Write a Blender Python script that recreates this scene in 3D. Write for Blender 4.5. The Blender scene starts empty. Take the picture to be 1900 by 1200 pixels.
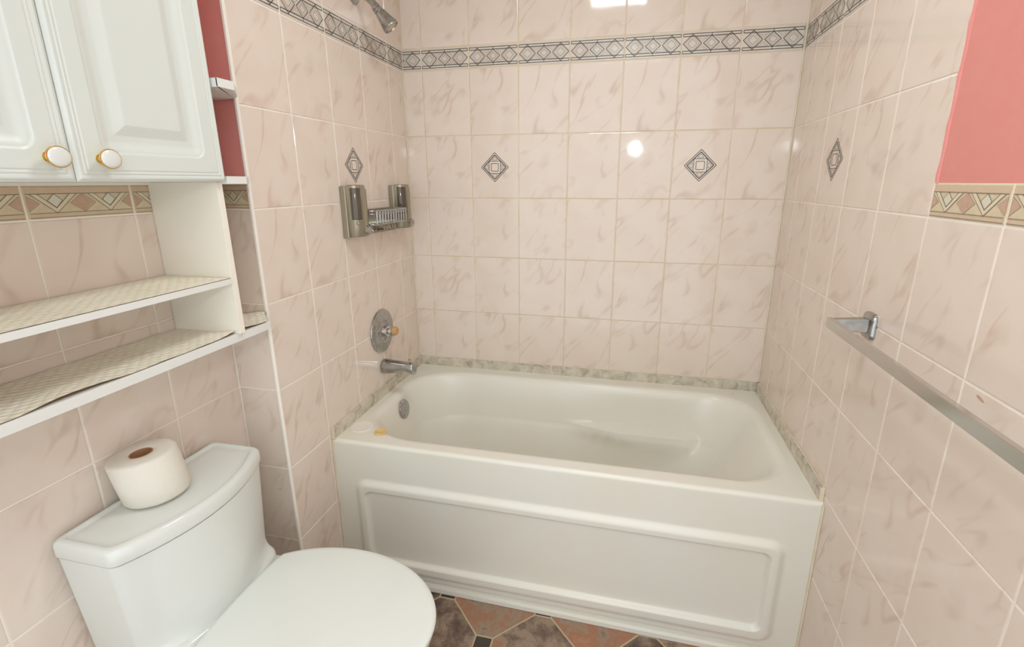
import bpy, bmesh, math, random
from mathutils import Vector, Matrix

random.seed(7)
scn = bpy.context.scene
COL = scn.collection

# ------------------------------------------------------------------ camera
Z0 = 0.245                     # floor is z = 0
CAM = Vector((0.95216, -2.03221, 1.16114 + Z0))
Rr = Vector((0.97545961, 0.2201634, -0.00257302))
Rd = Vector((0.05564097, -0.25779689, -0.96459569))
Rf = Vector((-0.21303198, 0.94078097, -0.26372056))
cam = bpy.data.cameras.new('camera')
camo = bpy.data.objects.new('camera', cam)
COL.objects.link(camo)
camo.matrix_world = Matrix(((Rr.x, -Rd.x, -Rf.x, CAM.x), (Rr.y, -Rd.y, -Rf.y, CAM.y),
                            (Rr.z, -Rd.z, -Rf.z, CAM.z), (0, 0, 0, 1)))
cam.sensor_width = 36
cam.sensor_fit = 'HORIZONTAL'
cam.lens = 896.57 * 36 / 1900
cam.shift_x = -(963.82 - 950) / 1900
cam.shift_y = (582.46 - 600) / 1900
cam.clip_start = 0.02
scn.camera = camo

# ------------------------------------------------------------------ world, exposure
w = bpy.data.worlds.new('world')
scn.world = w
w.use_nodes = True
w.node_tree.nodes['Background'].inputs[0].default_value = (0.86, 0.94, 0.97, 1)
w.node_tree.nodes['Background'].inputs[1].default_value = 1.95
scn.view_settings.view_transform = 'Standard'
scn.view_settings.look = 'None'
scn.view_settings.gamma = 1
scn.view_settings.use_curve_mapping = False
scn.view_settings.exposure = -0.07


WB = (0.84, 0.93, 0.95)          # lamps as the photograph's white balance shows them


def area(name, loc, size, power, col, target=None, sy=None):
    l = bpy.data.lights.new(name, 'AREA')
    l.energy = power
    l.color = col
    l.shape = 'RECTANGLE' if sy else 'SQUARE'
    l.size = size
    if sy:
        l.size_y = sy
    o = bpy.data.objects.new(name, l)
    COL.objects.link(o)
    o.location = loc
    d = (Vector(target) - Vector(loc)) if target else Vector((0, 0, -1))
    o.rotation_euler = d.to_track_quat('-Z', 'Y').to_euler()
    return o


# the camera's flash just above the lens, the ceiling lamp over the tub and the room's ceiling lamp
fl = bpy.data.lights.new('flash_light', 'SPOT')
fl.energy = 15
fl.spot_size = math.radians(125)
fl.spot_blend = 1.0
fl.color = WB
fl.shadow_soft_size = 0.035
flo = bpy.data.objects.new('flash_light', fl)
COL.objects.link(flo)
flo.location = (0.955, -2.06, 1.66)
flo.rotation_euler = (Vector((0.95, -0.6, 0.80)) - flo.location).to_track_quat('-Z', 'Y').to_euler()
area('ceiling_lamp_light', (0.82, -0.98, 2.372), 0.30, 8, WB)
area('room_ceiling_light', (0.90, -2.25, 2.372), 0.55, 3.5, WB)

# ------------------------------------------------------------------ materials
def srgb(r, g, b):
    def f(c):
        c /= 255
        return c / 12.92 if c <= 0.04045 else ((c + 0.055) / 1.055) ** 2.4
    return (f(r), f(g), f(b), 1)


def mat(name, col, rough=0.5, metal=0.0, spec=0.5, coat=0.0, noise=None, bump=None):
    """noise = (scale, second colour, amount); bump = (scale, strength, distance)"""
    m = bpy.data.materials.new(name)
    m.use_nodes = True
    nt = m.node_tree
    b = nt.nodes['Principled BSDF']
    b.inputs['Base Color'].default_value = col
    b.inputs['Roughness'].default_value = rough
    b.inputs['Metallic'].default_value = metal
    b.inputs['Specular IOR Level'].default_value = spec
    b.inputs['Coat Weight'].default_value = coat
    tc = nt.nodes.new('ShaderNodeTexCoord')
    if noise:
        n = nt.nodes.new('ShaderNodeTexNoise')
        n.inputs['Scale'].default_value = noise[0]
        n.inputs['Detail'].default_value = 4
        nt.links.new(tc.outputs['Object'], n.inputs['Vector'])
        r = nt.nodes.new('ShaderNodeMapRange')
        r.inputs['From Min'].default_value = 0.4
        r.inputs['From Max'].default_value = 0.75
        r.inputs['To Max'].default_value = noise[2]
        nt.links.new(n.outputs['Fac'], r.inputs['Value'])
        mx = nt.nodes.new('ShaderNodeMixRGB')
        mx.inputs[1].default_value = col
        mx.inputs[2].default_value = noise[1]
        nt.links.new(r.outputs[0], mx.inputs[0])
        nt.links.new(mx.outputs[0], b.inputs['Base Color'])
    if bump:
        n = nt.nodes.new('ShaderNodeTexNoise')
        n.inputs['Scale'].default_value = bump[0]
        n.inputs['Detail'].default_value = 3
        nt.links.new(tc.outputs['Object'], n.inputs['Vector'])
        bp = nt.nodes.new('ShaderNodeBump')
        bp.inputs['Strength'].default_value = bump[1]
        bp.inputs['Distance'].default_value = bump[2]
        nt.links.new(n.outputs['Fac'], bp.inputs['Height'])
        nt.links.new(bp.outputs[0], b.inputs['Normal'])
    return m


def tile_material():
    m = bpy.data.materials.new('marbled_wall_tile')
    m.use_nodes = True
    nt = m.node_tree
    N, Lk = nt.nodes, nt.links
    b = N['Principled BSDF']
    b.inputs['Roughness'].default_value = 0.06
    b.inputs['Specular IOR Level'].default_value = 0.42
    uv = N.new('ShaderNodeUVMap')
    mp = N.new('ShaderNodeMapping')
    mq = N.new('ShaderNodeMapping')
    mq.inputs['Rotation'].default_value = (0, 0, math.radians(-54))
    mp.inputs['Scale'].default_value = (4.2, 11.0, 1)
    Lk.new(uv.outputs[0], mq.inputs[0])
    Lk.new(mq.outputs[0], mp.inputs[0])
    n1 = N.new('ShaderNodeTexNoise')
    n1.inputs['Scale'].default_value = 1.0
    n1.inputs['Detail'].default_value = 1.6
    n1.inputs['Roughness'].default_value = 0.5
    n1.inputs['Distortion'].default_value = 0.5
    Lk.new(mp.outputs[0], n1.inputs['Vector'])

    def math_(op, a, c=None):
        x = N.new('ShaderNodeMath')
        x.operation = op
        if hasattr(a, 'links'):
            Lk.new(a, x.inputs[0])
        else:
            x.inputs[0].default_value = a
        if c is not None:
            if hasattr(c, 'links'):
                Lk.new(c, x.inputs[1])
            else:
                x.inputs[1].default_value = c
        return x.outputs[0]
    d = math_('ABSOLUTE', math_('SUBTRACT', n1.outputs['Fac'], 0.5))
    r = N.new('ShaderNodeMapRange')
    r.interpolation_type = 'SMOOTHSTEP'
    r.inputs['From Min'].default_value = 0.0
    r.inputs['From Max'].default_value = 0.045
    r.inputs['To Min'].default_value = 1.0
    r.inputs['To Max'].default_value = 0.0
    Lk.new(d, r.inputs['Value'])
    n2 = N.new('ShaderNodeTexNoise')
    n2.inputs['Scale'].default_value = 9.0
    n2.inputs['Detail'].default_value = 2.0
    Lk.new(uv.outputs[0], n2.inputs['Vector'])
    r2 = N.new('ShaderNodeMapRange')
    r2.inputs['From Min'].default_value = 0.42
    r2.inputs['From Max'].default_value = 0.66
    Lk.new(n2.outputs['Fac'], r2.inputs['Value'])
    vein = math_('MULTIPLY', math_('MULTIPLY', r.outputs[0], r2.outputs[0]), 0.75)
    mA = N.new('ShaderNodeMixRGB')
    mA.inputs[1].default_value = TILE_A
    mA.inputs[2].default_value = TILE_B
    Lk.new(r2.outputs[0], mA.inputs[0])
    mB = N.new('ShaderNodeMixRGB')
    mB.inputs[2].default_value = TILE_V
    Lk.new(vein, mB.inputs[0])
    Lk.new(mA.outputs[0], mB.inputs[1])
    Lk.new(mB.outputs[0], b.inputs['Base Color'])
    # gentle waviness of the glaze
    tc = N.new('ShaderNodeTexCoord')
    n3 = N.new('ShaderNodeTexNoise')
    n3.inputs['Scale'].default_value = 14
    Lk.new(tc.outputs['Object'], n3.inputs['Vector'])
    bp = N.new('ShaderNodeBump')
    bp.inputs['Strength'].default_value = 0.12
    bp.inputs['Distance'].default_value = 0.002
    Lk.new(n3.outputs['Fac'], bp.inputs['Height'])
    Lk.new(bp.outputs[0], b.inputs['Normal'])
    return m


TILE_A = srgb(228, 213, 200)
TILE_B = srgb(226, 209, 195)
TILE_V = srgb(207, 184, 168)
M_tile = tile_material()
M_grout_y = mat('aged_cream_grout', srgb(214, 197, 165), 0.8, noise=(9, srgb(226, 216, 196), 1.0))
M_grout_w = mat('white_grout', srgb(243, 236, 225), 0.8)
M_deco_bg = mat('border_tile_glaze', srgb(216, 207, 194), 0.12, noise=(30, srgb(214, 190, 180), 0.7))
M_deco_ln = mat('grey_border_print', srgb(90, 88, 83), 0.2)
M_deco_ln2 = mat('pale_grey_border_print', srgb(150, 146, 137), 0.2)
M_bor_bg = mat('beige_border_glaze', srgb(214, 199, 168), 0.2, noise=(60, srgb(200, 180, 148), 0.6))
M_bor_tan = mat('tan_border_glaze', srgb(210, 186, 158), 0.2, noise=(50, srgb(200, 172, 145), 0.6))
M_bor_br = mat('brown_border_glaze', srgb(196, 164, 140), 0.2, noise=(70, srgb(184, 150, 126), 0.7))
M_bor_lt = mat('pale_border_glaze', srgb(214, 210, 190), 0.2)
M_bor_cr = mat('cream_border_glaze', srgb(220, 206, 178), 0.2)
M_bor_ln = mat('border_outline_print', srgb(132, 118, 104), 0.4)
M_pink = mat('salmon_pink_paint', srgb(222, 142, 134), 0.55, noise=(30, srgb(224, 148, 138), 0.6), bump=(140, 0.12, 0.002))
M_ceil = mat('ceiling_paint', srgb(238, 234, 226), 0.7)
M_porc = mat('white_porcelain', srgb(222, 223, 217), 0.08, spec=0.5)
M_seat = mat('cream_seat_plastic', srgb(229, 231, 225), 0.16)
M_tub = mat('white_tub_enamel', srgb(230, 227, 216), 0.3, noise=(3.0, srgb(229, 219, 200), 0.5))


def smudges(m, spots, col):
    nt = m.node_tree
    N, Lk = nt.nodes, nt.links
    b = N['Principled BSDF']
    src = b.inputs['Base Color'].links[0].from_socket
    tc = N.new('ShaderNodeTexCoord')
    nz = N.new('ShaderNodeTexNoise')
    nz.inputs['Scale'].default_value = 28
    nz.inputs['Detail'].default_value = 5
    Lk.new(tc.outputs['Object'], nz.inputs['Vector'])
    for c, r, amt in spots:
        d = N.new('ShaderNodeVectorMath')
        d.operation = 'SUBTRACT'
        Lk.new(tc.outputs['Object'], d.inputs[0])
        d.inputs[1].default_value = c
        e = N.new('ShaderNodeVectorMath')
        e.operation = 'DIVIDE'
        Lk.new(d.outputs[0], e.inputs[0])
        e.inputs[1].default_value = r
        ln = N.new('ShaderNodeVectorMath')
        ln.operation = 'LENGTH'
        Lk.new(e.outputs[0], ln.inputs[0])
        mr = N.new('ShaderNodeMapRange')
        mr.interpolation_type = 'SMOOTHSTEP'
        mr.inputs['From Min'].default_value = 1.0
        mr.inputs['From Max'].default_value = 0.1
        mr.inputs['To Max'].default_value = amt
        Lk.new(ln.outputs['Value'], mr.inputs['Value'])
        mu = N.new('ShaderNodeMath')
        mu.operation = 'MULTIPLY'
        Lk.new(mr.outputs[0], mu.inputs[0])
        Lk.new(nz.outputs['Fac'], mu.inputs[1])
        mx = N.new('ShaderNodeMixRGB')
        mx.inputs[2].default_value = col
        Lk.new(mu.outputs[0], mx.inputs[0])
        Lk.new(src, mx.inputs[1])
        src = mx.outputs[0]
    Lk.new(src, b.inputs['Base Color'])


# grime under the arm rest and near the foot of the sloped end (object coordinates of the basin)
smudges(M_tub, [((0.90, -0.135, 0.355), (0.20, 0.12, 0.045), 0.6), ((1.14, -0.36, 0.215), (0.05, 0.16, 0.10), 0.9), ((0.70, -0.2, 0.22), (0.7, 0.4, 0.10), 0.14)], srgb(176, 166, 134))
M_caulk = mat('yellowed_caulk', srgb(229, 219, 199), 0.5, noise=(12, srgb(214, 192, 156), 0.8))
M_chrome = mat('chrome', (0.62, 0.61, 0.59, 1), 0.12, 1.0)
M_dull = mat('dull_chrome', (0.47, 0.47, 0.46, 1), 0.22, 1.0, noise=(60, (0.24, 0.24, 0.235, 1), 0.6))
M_satin = mat('satin_nickel_plastic', srgb(164, 156, 138), 0.28, 0.75)
M_darkwin = mat('smoked_plastic', srgb(96, 86, 74), 0.12, 0.3)
M_dark = mat('dark_slot', srgb(70, 62, 54), 0.4)
M_face = mat('yellowed_spray_face', srgb(196, 184, 140), 0.35)
M_amber = mat('amber_plastic', srgb(196, 152, 98), 0.3)
M_brass = mat('polished_brass', (0.83, 0.60, 0.24, 1), 0.12, 1.0)
M_cab = mat('white_cabinet_lacquer', srgb(217, 221, 214), 0.3)
M_shelf = mat('cream_shelf_board', srgb(241, 234, 221), 0.42)
M_edge = mat('white_shelf_edge', srgb(228, 227, 221), 0.4)
M_paper = mat('toilet_paper', srgb(226, 219, 206), 0.9, bump=(90, 0.35, 0.004))
M_core = mat('cardboard_core', srgb(172, 124, 88), 0.85)
M_liner_back = mat('kraft_liner_back', srgb(186, 146, 100), 0.8)
M_wdisc = mat('white_plastic_disc', srgb(233, 228, 215), 0.4)
M_tdisc = mat('tan_disc', srgb(224, 196, 132), 0.6, noise=(90, srgb(204, 168, 100), 0.8))
M_wood = mat('dark_brown_wood', srgb(92, 42, 30), 0.4)


def liner_material():
    m = bpy.data.materials.new('quilted_shelf_liner')
    m.use_nodes = True
    nt = m.node_tree
    b = nt.nodes['Principled BSDF']
    b.inputs['Roughness'].default_value = 0.6
    tc = nt.nodes.new('ShaderNodeTexCoord')
    mp = nt.nodes.new('ShaderNodeMapping')
    mp.inputs['Rotation'].default_value = (0, 0, math.radians(45))
    mp.inputs['Scale'].default_value = (62, 62, 1)
    nt.links.new(tc.outputs['Object'], mp.inputs[0])
    v = nt.nodes.new('ShaderNodeTexVoronoi')
    v.inputs['Scale'].default_value = 1
    v.inputs['Randomness'].default_value = 0.25
    nt.links.new(mp.outputs[0], v.inputs['Vector'])
    bp = nt.nodes.new('ShaderNodeBump')
    bp.inputs['Strength'].default_value = 1.0
    bp.inputs['Distance'].default_value = 0.004
    bp.invert = True
    nt.links.new(v.outputs['Distance'], bp.inputs['Height'])
    nt.links.new(bp.outputs[0], b.inputs['Normal'])
    mx = nt.nodes.new('ShaderNodeMixRGB')
    mx.inputs[1].default_value = srgb(242, 234, 216)
    mx.inputs[2].default_value = srgb(222, 206, 176)
    n = nt.nodes.new('ShaderNodeTexNoise')
    n.inputs['Scale'].default_value = 6
    nt.links.new(tc.outputs['Object'], n.inputs['Vector'])
    r = nt.nodes.new('ShaderNodeMapRange')
    r.inputs['From Min'].default_value = 0.35
    r.inputs['From Max'].default_value = 0.7
    nt.links.new(n.outputs['Fac'], r.inputs['Value'])
    ml = nt.nodes.new('ShaderNodeMath')
    ml.operation = 'MULTIPLY'
    nt.links.new(r.outputs[0], ml.inputs[0])
    nt.links.new(v.outputs['Distance'], ml.inputs[1])
    nt.links.new(ml.outputs[0], mx.inputs[0])
    nt.links.new(mx.outputs[0], b.inputs['Base Color'])
    return m


M_liner = liner_material()


def marble_material():
    m = bpy.data.materials.new('grey_green_marble')
    m.use_nodes = True
    nt = m.node_tree
    b = nt.nodes['Principled BSDF']
    b.inputs['Roughness'].default_value = 0.25
    tc = nt.nodes.new('ShaderNodeTexCoord')
    n = nt.nodes.new('ShaderNodeTexNoise')
    n.inputs['Scale'].default_value = 26
    n.inputs['Detail'].default_value = 6
    n.inputs['Roughness'].default_value = 0.65
    n.inputs['Distortion'].default_value = 0.6
    nt.links.new(tc.outputs['Object'], n.inputs['Vector'])
    r = nt.nodes.new('ShaderNodeValToRGB')
    e = r.color_ramp.elements
    e[0].position = 0.30
    e[0].color = srgb(150, 142, 126)
    e[1].position = 0.62
    e[1].color = srgb(214, 205, 187)
    x = r.color_ramp.elements.new(0.45)
    x.color = srgb(192, 184, 166)
    nt.links.new(n.outputs['Fac'], r.inputs[0])
    nt.links.new(r.outputs[0], b.inputs['Base Color'])
    return m


M_marble = marble_material()


def floor_material():
    """octagons and small dark squares, lattice turned by 45 degrees"""
    m = bpy.data.materials.new('slate_look_vinyl')
    m.use_nodes = True
    nt = m.node_tree
    N, Lk = nt.nodes, nt.links
    b = N['Principled BSDF']
    b.inputs['Roughness'].default_value = 0.35
    tc = N.new('ShaderNodeTexCoord')
    sp = N.new('ShaderNodeSeparateXYZ')
    Lk.new(tc.outputs['Object'], sp.inputs[0])

    def mt(op, a, c=None, d=None):
        x = N.new('ShaderNodeMath')
        x.operation = op
        for i, v in enumerate((a, c, d)):
            if v is None:
                continue
            if hasattr(v, 'links'):
                Lk.new(v, x.inputs[i])
            else:
                x.inputs[i].default_value = v
        return x.outputs[0]
    P = 0.2404
    X = mt('SUBTRACT', sp.outputs[0], 0.400)
    Y = mt('SUBTRACT', sp.outputs[1], -0.7235)
    u = mt('DIVIDE', mt('ADD', X, Y), P * math.sqrt(2))
    v = mt('DIVIDE', mt('SUBTRACT', X, Y), P * math.sqrt(2))
    fu = mt('SUBTRACT', u, mt('ROUND', u))
    fv = mt('SUBTRACT', v, mt('ROUND', v))
    # local offset from nearest dot, in x/y
    dx = mt('MULTIPLY', mt('ADD', fu, fv), P / math.sqrt(2))
    dy = mt('MULTIPLY', mt('SUBTRACT', fu, fv), P / math.sqrt(2))
    sq = mt('MAXIMUM', mt('ABSOLUTE', dx), mt('ABSOLUTE', dy))
    indot = mt('LESS_THAN', sq, 0.027)
    dotline = mt('LESS_THAN', mt('ABSOLUTE', mt('SUBTRACT', sq, 0.028)), 0.0024)
    ln = mt('MULTIPLY', mt('LESS_THAN', mt('MINIMUM', mt('ABSOLUTE', fu), mt('ABSOLUTE', fv)), 0.0024 / P),
            mt('GREATER_THAN', sq, 0.027))
    grout = mt('MAXIMUM', dotline, ln)
    cu, cv = mt('FLOOR', u), mt('FLOOR', v)
    cb = N.new('ShaderNodeCombineXYZ')
    Lk.new(cu, cb.inputs[0])
    Lk.new(cv, cb.inputs[1])
    wn = N.new('ShaderNodeTexWhiteNoise')
    Lk.new(cb.outputs[0], wn.inputs['Vector'])
    n = N.new('ShaderNodeTexNoise')
    n.inputs['Scale'].default_value = 11
    n.inputs['Detail'].default_value = 12
    n.inputs['Roughness'].default_value = 0.74
    n.inputs['Distortion'].default_value = 0.25
    vo = N.new('ShaderNodeVectorMath')
    vo.operation = 'ADD'
    vs = N.new('ShaderNodeVectorMath')
    vs.operation = 'SCALE'
    vs.inputs['Scale'].default_value = 5.3
    Lk.new(cb.outputs[0], vs.inputs[0])
    Lk.new(tc.outputs['Object'], vo.inputs[0])
    Lk.new(vs.outputs[0], vo.inputs[1])
    Lk.new(vo.outputs[0], n.inputs['Vector'])
    f = mt('ADD', mt('MULTIPLY', n.outputs['Fac'], 0.95), mt('MULTIPLY', mt('SUBTRACT', wn.outputs['Value'], 0.5), 0.36))
    r = N.new('ShaderNodeValToRGB')
    e = r.color_ramp.elements
    e[0].position = 0.25
    e[0].color = srgb(76, 62, 54)
    e[1].position = 0.82
    e[1].color = srgb(198, 160, 126)
    for p, c in ((0.38, (118, 96, 82)), (0.47, (154, 134, 114)), (0.56, (158, 112, 86)), (0.66, (172, 122, 92))):
        x = r.color_ramp.elements.new(p)
        x.color = srgb(*c)
    Lk.new(f, r.inputs[0])
    m1 = N.new('ShaderNodeMixRGB')
    m1.inputs[2].default_value = srgb(66, 58, 50)
    Lk.new(indot, m1.inputs[0])
    Lk.new(r.outputs[0], m1.inputs[1])
    m2 = N.new('ShaderNodeMixRGB')
    m2.inputs[2].default_value = srgb(190, 170, 142)
    Lk.new(grout, m2.inputs[0])
    Lk.new(m1.outputs[0], m2.inputs[1])
    Lk.new(m2.outputs[0], b.inputs['Base Color'])
    return m


M_floor = floor_material()


# ------------------------------------------------------------------ mesh helpers
class MB:
    def __init__(s):
        s.v, s.f, s.m, s.uv = [], [], [], []

    def add(s, verts, faces, mi=0, uvs=None):
        o = len(s.v)
        s.v += [tuple(p) for p in verts]
        for i, fc in enumerate(faces):
            s.f.append([o + k for k in fc])
            s.m.append(mi)
            s.uv.append([uvs[k] for k in fc] if uvs else [(0, 0)] * len(fc))

    def box(s, a, b, mi=0):
        (x0, y0, z0), (x1, y1, z1) = a, b
        s.add([(x0, y0, z0), (x1, y0, z0), (x1, y1, z0), (x0, y1, z0), (x0, y0, z1), (x1, y0, z1), (x1, y1, z1), (x0, y1, z1)],
              [(0, 3, 2, 1), (4, 5, 6, 7), (0, 1, 5, 4), (1, 2, 6, 5), (2, 3, 7, 6), (3, 0, 4, 7)], mi)

    def loft(s, rings, mi=0, cap0=True, cap1=True, closed=True):
        n = len(rings[0])
        vs = [p for r in rings for p in r]
        fs = []
        for i in range(len(rings) - 1):
            for j in range(n if closed else n - 1):
                k = (j + 1) % n
                fs.append((i * n + j, i * n + k, (i + 1) * n + k, (i + 1) * n + j))
        if cap0:
            fs.append(tuple(reversed(range(n))))
        if cap1:
            fs.append(tuple((len(rings) - 1) * n + j for j in range(n)))
        s.add(vs, fs, mi)

    def lathe(s, prof, origin, axis, mi=0, n=32, ex=1.0):
        """prof: list of (distance along axis, radius)"""
        ax = Vector(axis).normalized()
        t = Vector((0, 0, 1)) if abs(ax.z) < 0.9 else Vector((1, 0, 0))
        a = ax.cross(t).normalized()
        b = ax.cross(a)
        o = Vector(origin)
        rings = [[o + ax * d + (a * math.cos(6.283185 * k / n) * ex + b * math.sin(6.283185 * k / n)) * r for k in range(n)] for d, r in prof]
        s.loft(rings, mi)

    def tube(s, pts, r, mi=0, n=12):
        pts = [Vector(p) for p in pts]
        rs = r if isinstance(r, (list, tuple)) else [r] * len(pts)
        rings = []
        up = None
        for i, p in enumerate(pts):
            d = (pts[min(i + 1, len(pts) - 1)] - pts[max(i - 1, 0)]).normalized()
            if up is None:
                t = Vector((0, 0, 1)) if abs(d.z) < 0.9 else Vector((1, 0, 0))
                up = d.cross(t).normalized()
            up = (up - d * up.dot(d)).normalized()
            b = d.cross(up)
            rings.append([p + (up * math.cos(6.283185 * k / n) + b * math.sin(6.283185 * k / n)) * rs[i] for k in range(n)])
        s.loft(rings, mi)

    def build(s, name, mats, parent=None, smooth=False, bevel=0, seg=2, angle=35, kind=None, label=None, recalc=True):
        me = bpy.data.meshes.new(name)
        me.from_pydata(s.v, [], s.f)
        for m in (mats if isinstance(mats, (list, tuple)) else [mats]):
            me.materials.append(m)
        me.polygons.foreach_set('material_index', s.m)
        ul = me.uv_layers.new(name='UVMap')
        flat = [c for f in s.uv for uv in f for c in uv]
        ul.data.foreach_set('uv', flat)
        if recalc:
            bm = bmesh.new()
            bm.from_mesh(me)
            bmesh.ops.recalc_face_normals(bm, faces=bm.faces)
            bm.to_mesh(me)
            bm.free()
        if smooth:
            me.polygons.foreach_set('use_smooth', [True] * len(me.polygons))
            me.set_sharp_from_angle(angle=math.radians(angle))
        me.update()
        o = bpy.data.objects.new(name, me)
        COL.objects.link(o)
        if parent:
            o.parent = parent
            o.matrix_parent_inverse = Matrix.Translation(-Vector(parent.location))
        if bevel:
            md = o.modifiers.new('bevel', 'BEVEL')
            md.width = bevel
            md.segments = seg
            md.limit_method = 'ANGLE'
            md.angle_limit = math.radians(40)
            md.harden_normals = False
        if kind:
            o['kind'] = kind
        if label:
            o['label'] = label
        return o


def thing(name, label, cat, loc, group=None):
    o = bpy.data.objects.new(name, None)
    COL.objects.link(o)
    o.location = loc
    o.empty_display_size = 0.05
    tag(o, label, cat, group)
    return o


def tag(o, label, cat, group=None):
    o['label'] = label
    o['category'] = cat
    if group:
        o['group'] = group
    return o


def sstep(a, b, x):
    t = max(0.0, min(1.0, (x - a) / (b - a)))
    return t * t * (3 - 2 * t)


# ------------------------------------------------------------------ dimensions
L = 1.5095                     # length of the tub alcove
D = 0.943                      # depth of the full-height tiling
W1 = 0.130                     # set-back of the wall behind the toilet
P, H = 0.203, 0.2531           # tile pitch
ROW0 = 1.6 + Z0 - 7 * H        # a horizontal grout line just above the floor
ZA = 1.6 + Z0                  # foot of the grey border
ZAT = ZA + 0.0825              # head of the grey border
ZC = ZA - 2 * H                # foot of the beige border
ZCT = ZC + 0.0635              # head of the beige border
CEIL = 2.40
YN = -2.60                     # near wall left out beyond this to let world fill light in
YR_END = -1.95                 # right wall cut short, an unseen gap added for more fill light


# ------------------------------------------------------------------ tiled walls
class Plane:
    """maps (u, v, depth) on a wall; u runs left to right as seen, depth comes out of the wall"""
    def __init__(s, o, ud, nd):
        s.o, s.ud, s.nd = Vector(o), Vector(ud), Vector(nd)

    def p(s, u, v, d=0.0):
        return s.o + s.ud * u + Vector((0, 0, v)) + s.nd * d


def rnd_uv():
    return (random.choice([0, 3.7, 7.9, 12.3]), random.choice([0, 2.9, 5.3]))


def tile(mb, pl, u0, v0, u1, v1, mi=0, g=0.0015, bev=0.0022, dep=0.0016):
    if u1 - u0 < 0.008 or v1 - v0 < 0.008:
        return
    ou, ov = rnd_uv()
    a = [(u0 + g, v0 + g), (u1 - g, v0 + g), (u1 - g, v1 - g), (u0 + g, v1 - g)]
    c = [(u0 + g + bev, v0 + g + bev), (u1 - g - bev, v0 + g + bev), (u1 - g - bev, v1 - g - bev), (u0 + g + bev, v1 - g - bev)]
    vs = [pl.p(x, y, -dep) for x, y in a] + [pl.p(x, y, -dep * 0.25) for x, y in
          [(x + (bev * 0.4 if i in (0, 3) else -bev * 0.4), y + (bev * 0.4 if i in (0, 1) else -bev * 0.4)) for i, (x, y) in enumerate(a)]] + [pl.p(x, y, 0) for x, y in c]
    uvs = [(x - u0 + ou, y - v0 + ov) for x, y in a + a + c]
    fs = [(8, 9, 10, 11)]
    for k in range(4):
        n = (k + 1) % 4
        fs += [(k, n, 4 + n, 4 + k), (4 + k, 4 + n, 8 + n, 8 + k)]
    mb.add(vs, fs, mi, uvs)


def quad(mb, pl, pts, mi, d=0.0004):
    mb.add([pl.p(x, y, d) for x, y in pts], [tuple(range(len(pts)))], mi)


def line(mb, pl, p, q, wd, mi, lim=None, d=0.0004):
    (x0, y0), (x1, y1) = p, q
    if lim:                                   # clip along u
        a, b = lim
        if x0 > x1:
            x0, y0, x1, y1 = x1, y1, x0, y0
        if x1 <= a or x0 >= b:
            return
        if x1 - x0 > 1e-9:
            s = (y1 - y0) / (x1 - x0)
            if x0 < a:
                x0, y0 = a, y0 + s * (a - x0)
            if x1 > b:
                x1, y1 = b, y1 - s * (x1 - b)
    dx, dy = x1 - x0, y1 - y0
    n = math.hypot(dx, dy)
    if n < 1e-6:
        return
    nx, ny = -dy / n * wd / 2, dx / n * wd / 2
    quad(mb, pl, [(x0 - nx, y0 - ny), (x1 - nx, y1 - ny), (x1 + nx, y1 + ny), (x0 + nx, y0 + ny)], mi, d)


def diamond(mb, pl, cx, cy, rx, ry, wd, mi, lim=None):
    c = [(cx - rx, cy), (cx, cy + ry), (cx + rx, cy), (cx, cy - ry)]
    for i in range(4):
        line(mb, pl, c[i], c[(i + 1) % 4], wd, mi, lim)


def grey_border(mb, pl, u0, u1, lim, bg=1, ln=2, ln2=3):
    """one border tile from u0 to u1, cut to lim"""
    a, b = max(u0, lim[0]), min(u1, lim[1])
    tile(mb, pl, a, ZA, b, ZAT, bg)
    lm = (a + 0.003, b - 0.003)
    if lm[1] <= lm[0]:
        return
    z0, z1, zm = ZA + 0.009, ZAT - 0.009, (ZA + ZAT) / 2
    for z in (z0, z0 + 0.0085, z1, z1 - 0.0085):
        line(mb, pl, (u0 + 0.004, z), (u1 - 0.004, z), 0.0027, ln, lm)
    for u in (u0 + 0.004, u1 - 0.004, (u0 + u1) / 2):
        if lm[0] < u < lm[1]:
            line(mb, pl, (u, z0), (u, z0 + 0.0085), 0.0022, ln)
            line(mb, pl, (u, z1), (u, z1 - 0.0085), 0.0022, ln)
    lo, hi = z0 + 0.0085, z1 - 0.0085
    w = u1 - u0
    for k, f in ((0, 0.18), (1, 0.5), (2, 0.82)):
        cx = u0 + w * f
        big = k != 1
        ry = (hi - lo) / 2 + (0.0065 if big else 0.0)
        rx = w * (0.155 if big else 0.135)
        diamond(mb, pl, cx, zm, rx, ry, 0.0027, ln, lm)
        diamond(mb, pl, cx, zm, rx * 0.76, ry * 0.76, 0.0012, ln2, lm)
        diamond(mb, pl, cx, zm, rx * 0.5, ry * 0.5, 0.0018, ln2, lm)
    for f0 in (0.34, 0.66):
        cx = u0 + w * f0
        for sg in (-1, 1):
            t = zm + sg * (hi - lo) * 0.44
            line(mb, pl, (cx - 0.020, t), (cx + 0.020, t), 0.0014, ln2, lm)
            line(mb, pl, (cx - 0.020, t), (cx, zm + sg * 0.006), 0.0014, ln2, lm)
            line(mb, pl, (cx + 0.020, t), (cx, zm + sg * 0.006), 0.0014, ln2, lm)
            line(mb, pl, (cx - 0.010, t - sg * 0.004), (cx, zm + sg * 0.013), 0.0012, ln2, lm)
            line(mb, pl, (cx + 0.010, t - sg * 0.004), (cx, zm + sg * 0.013), 0.0012, ln2, lm)


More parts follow.
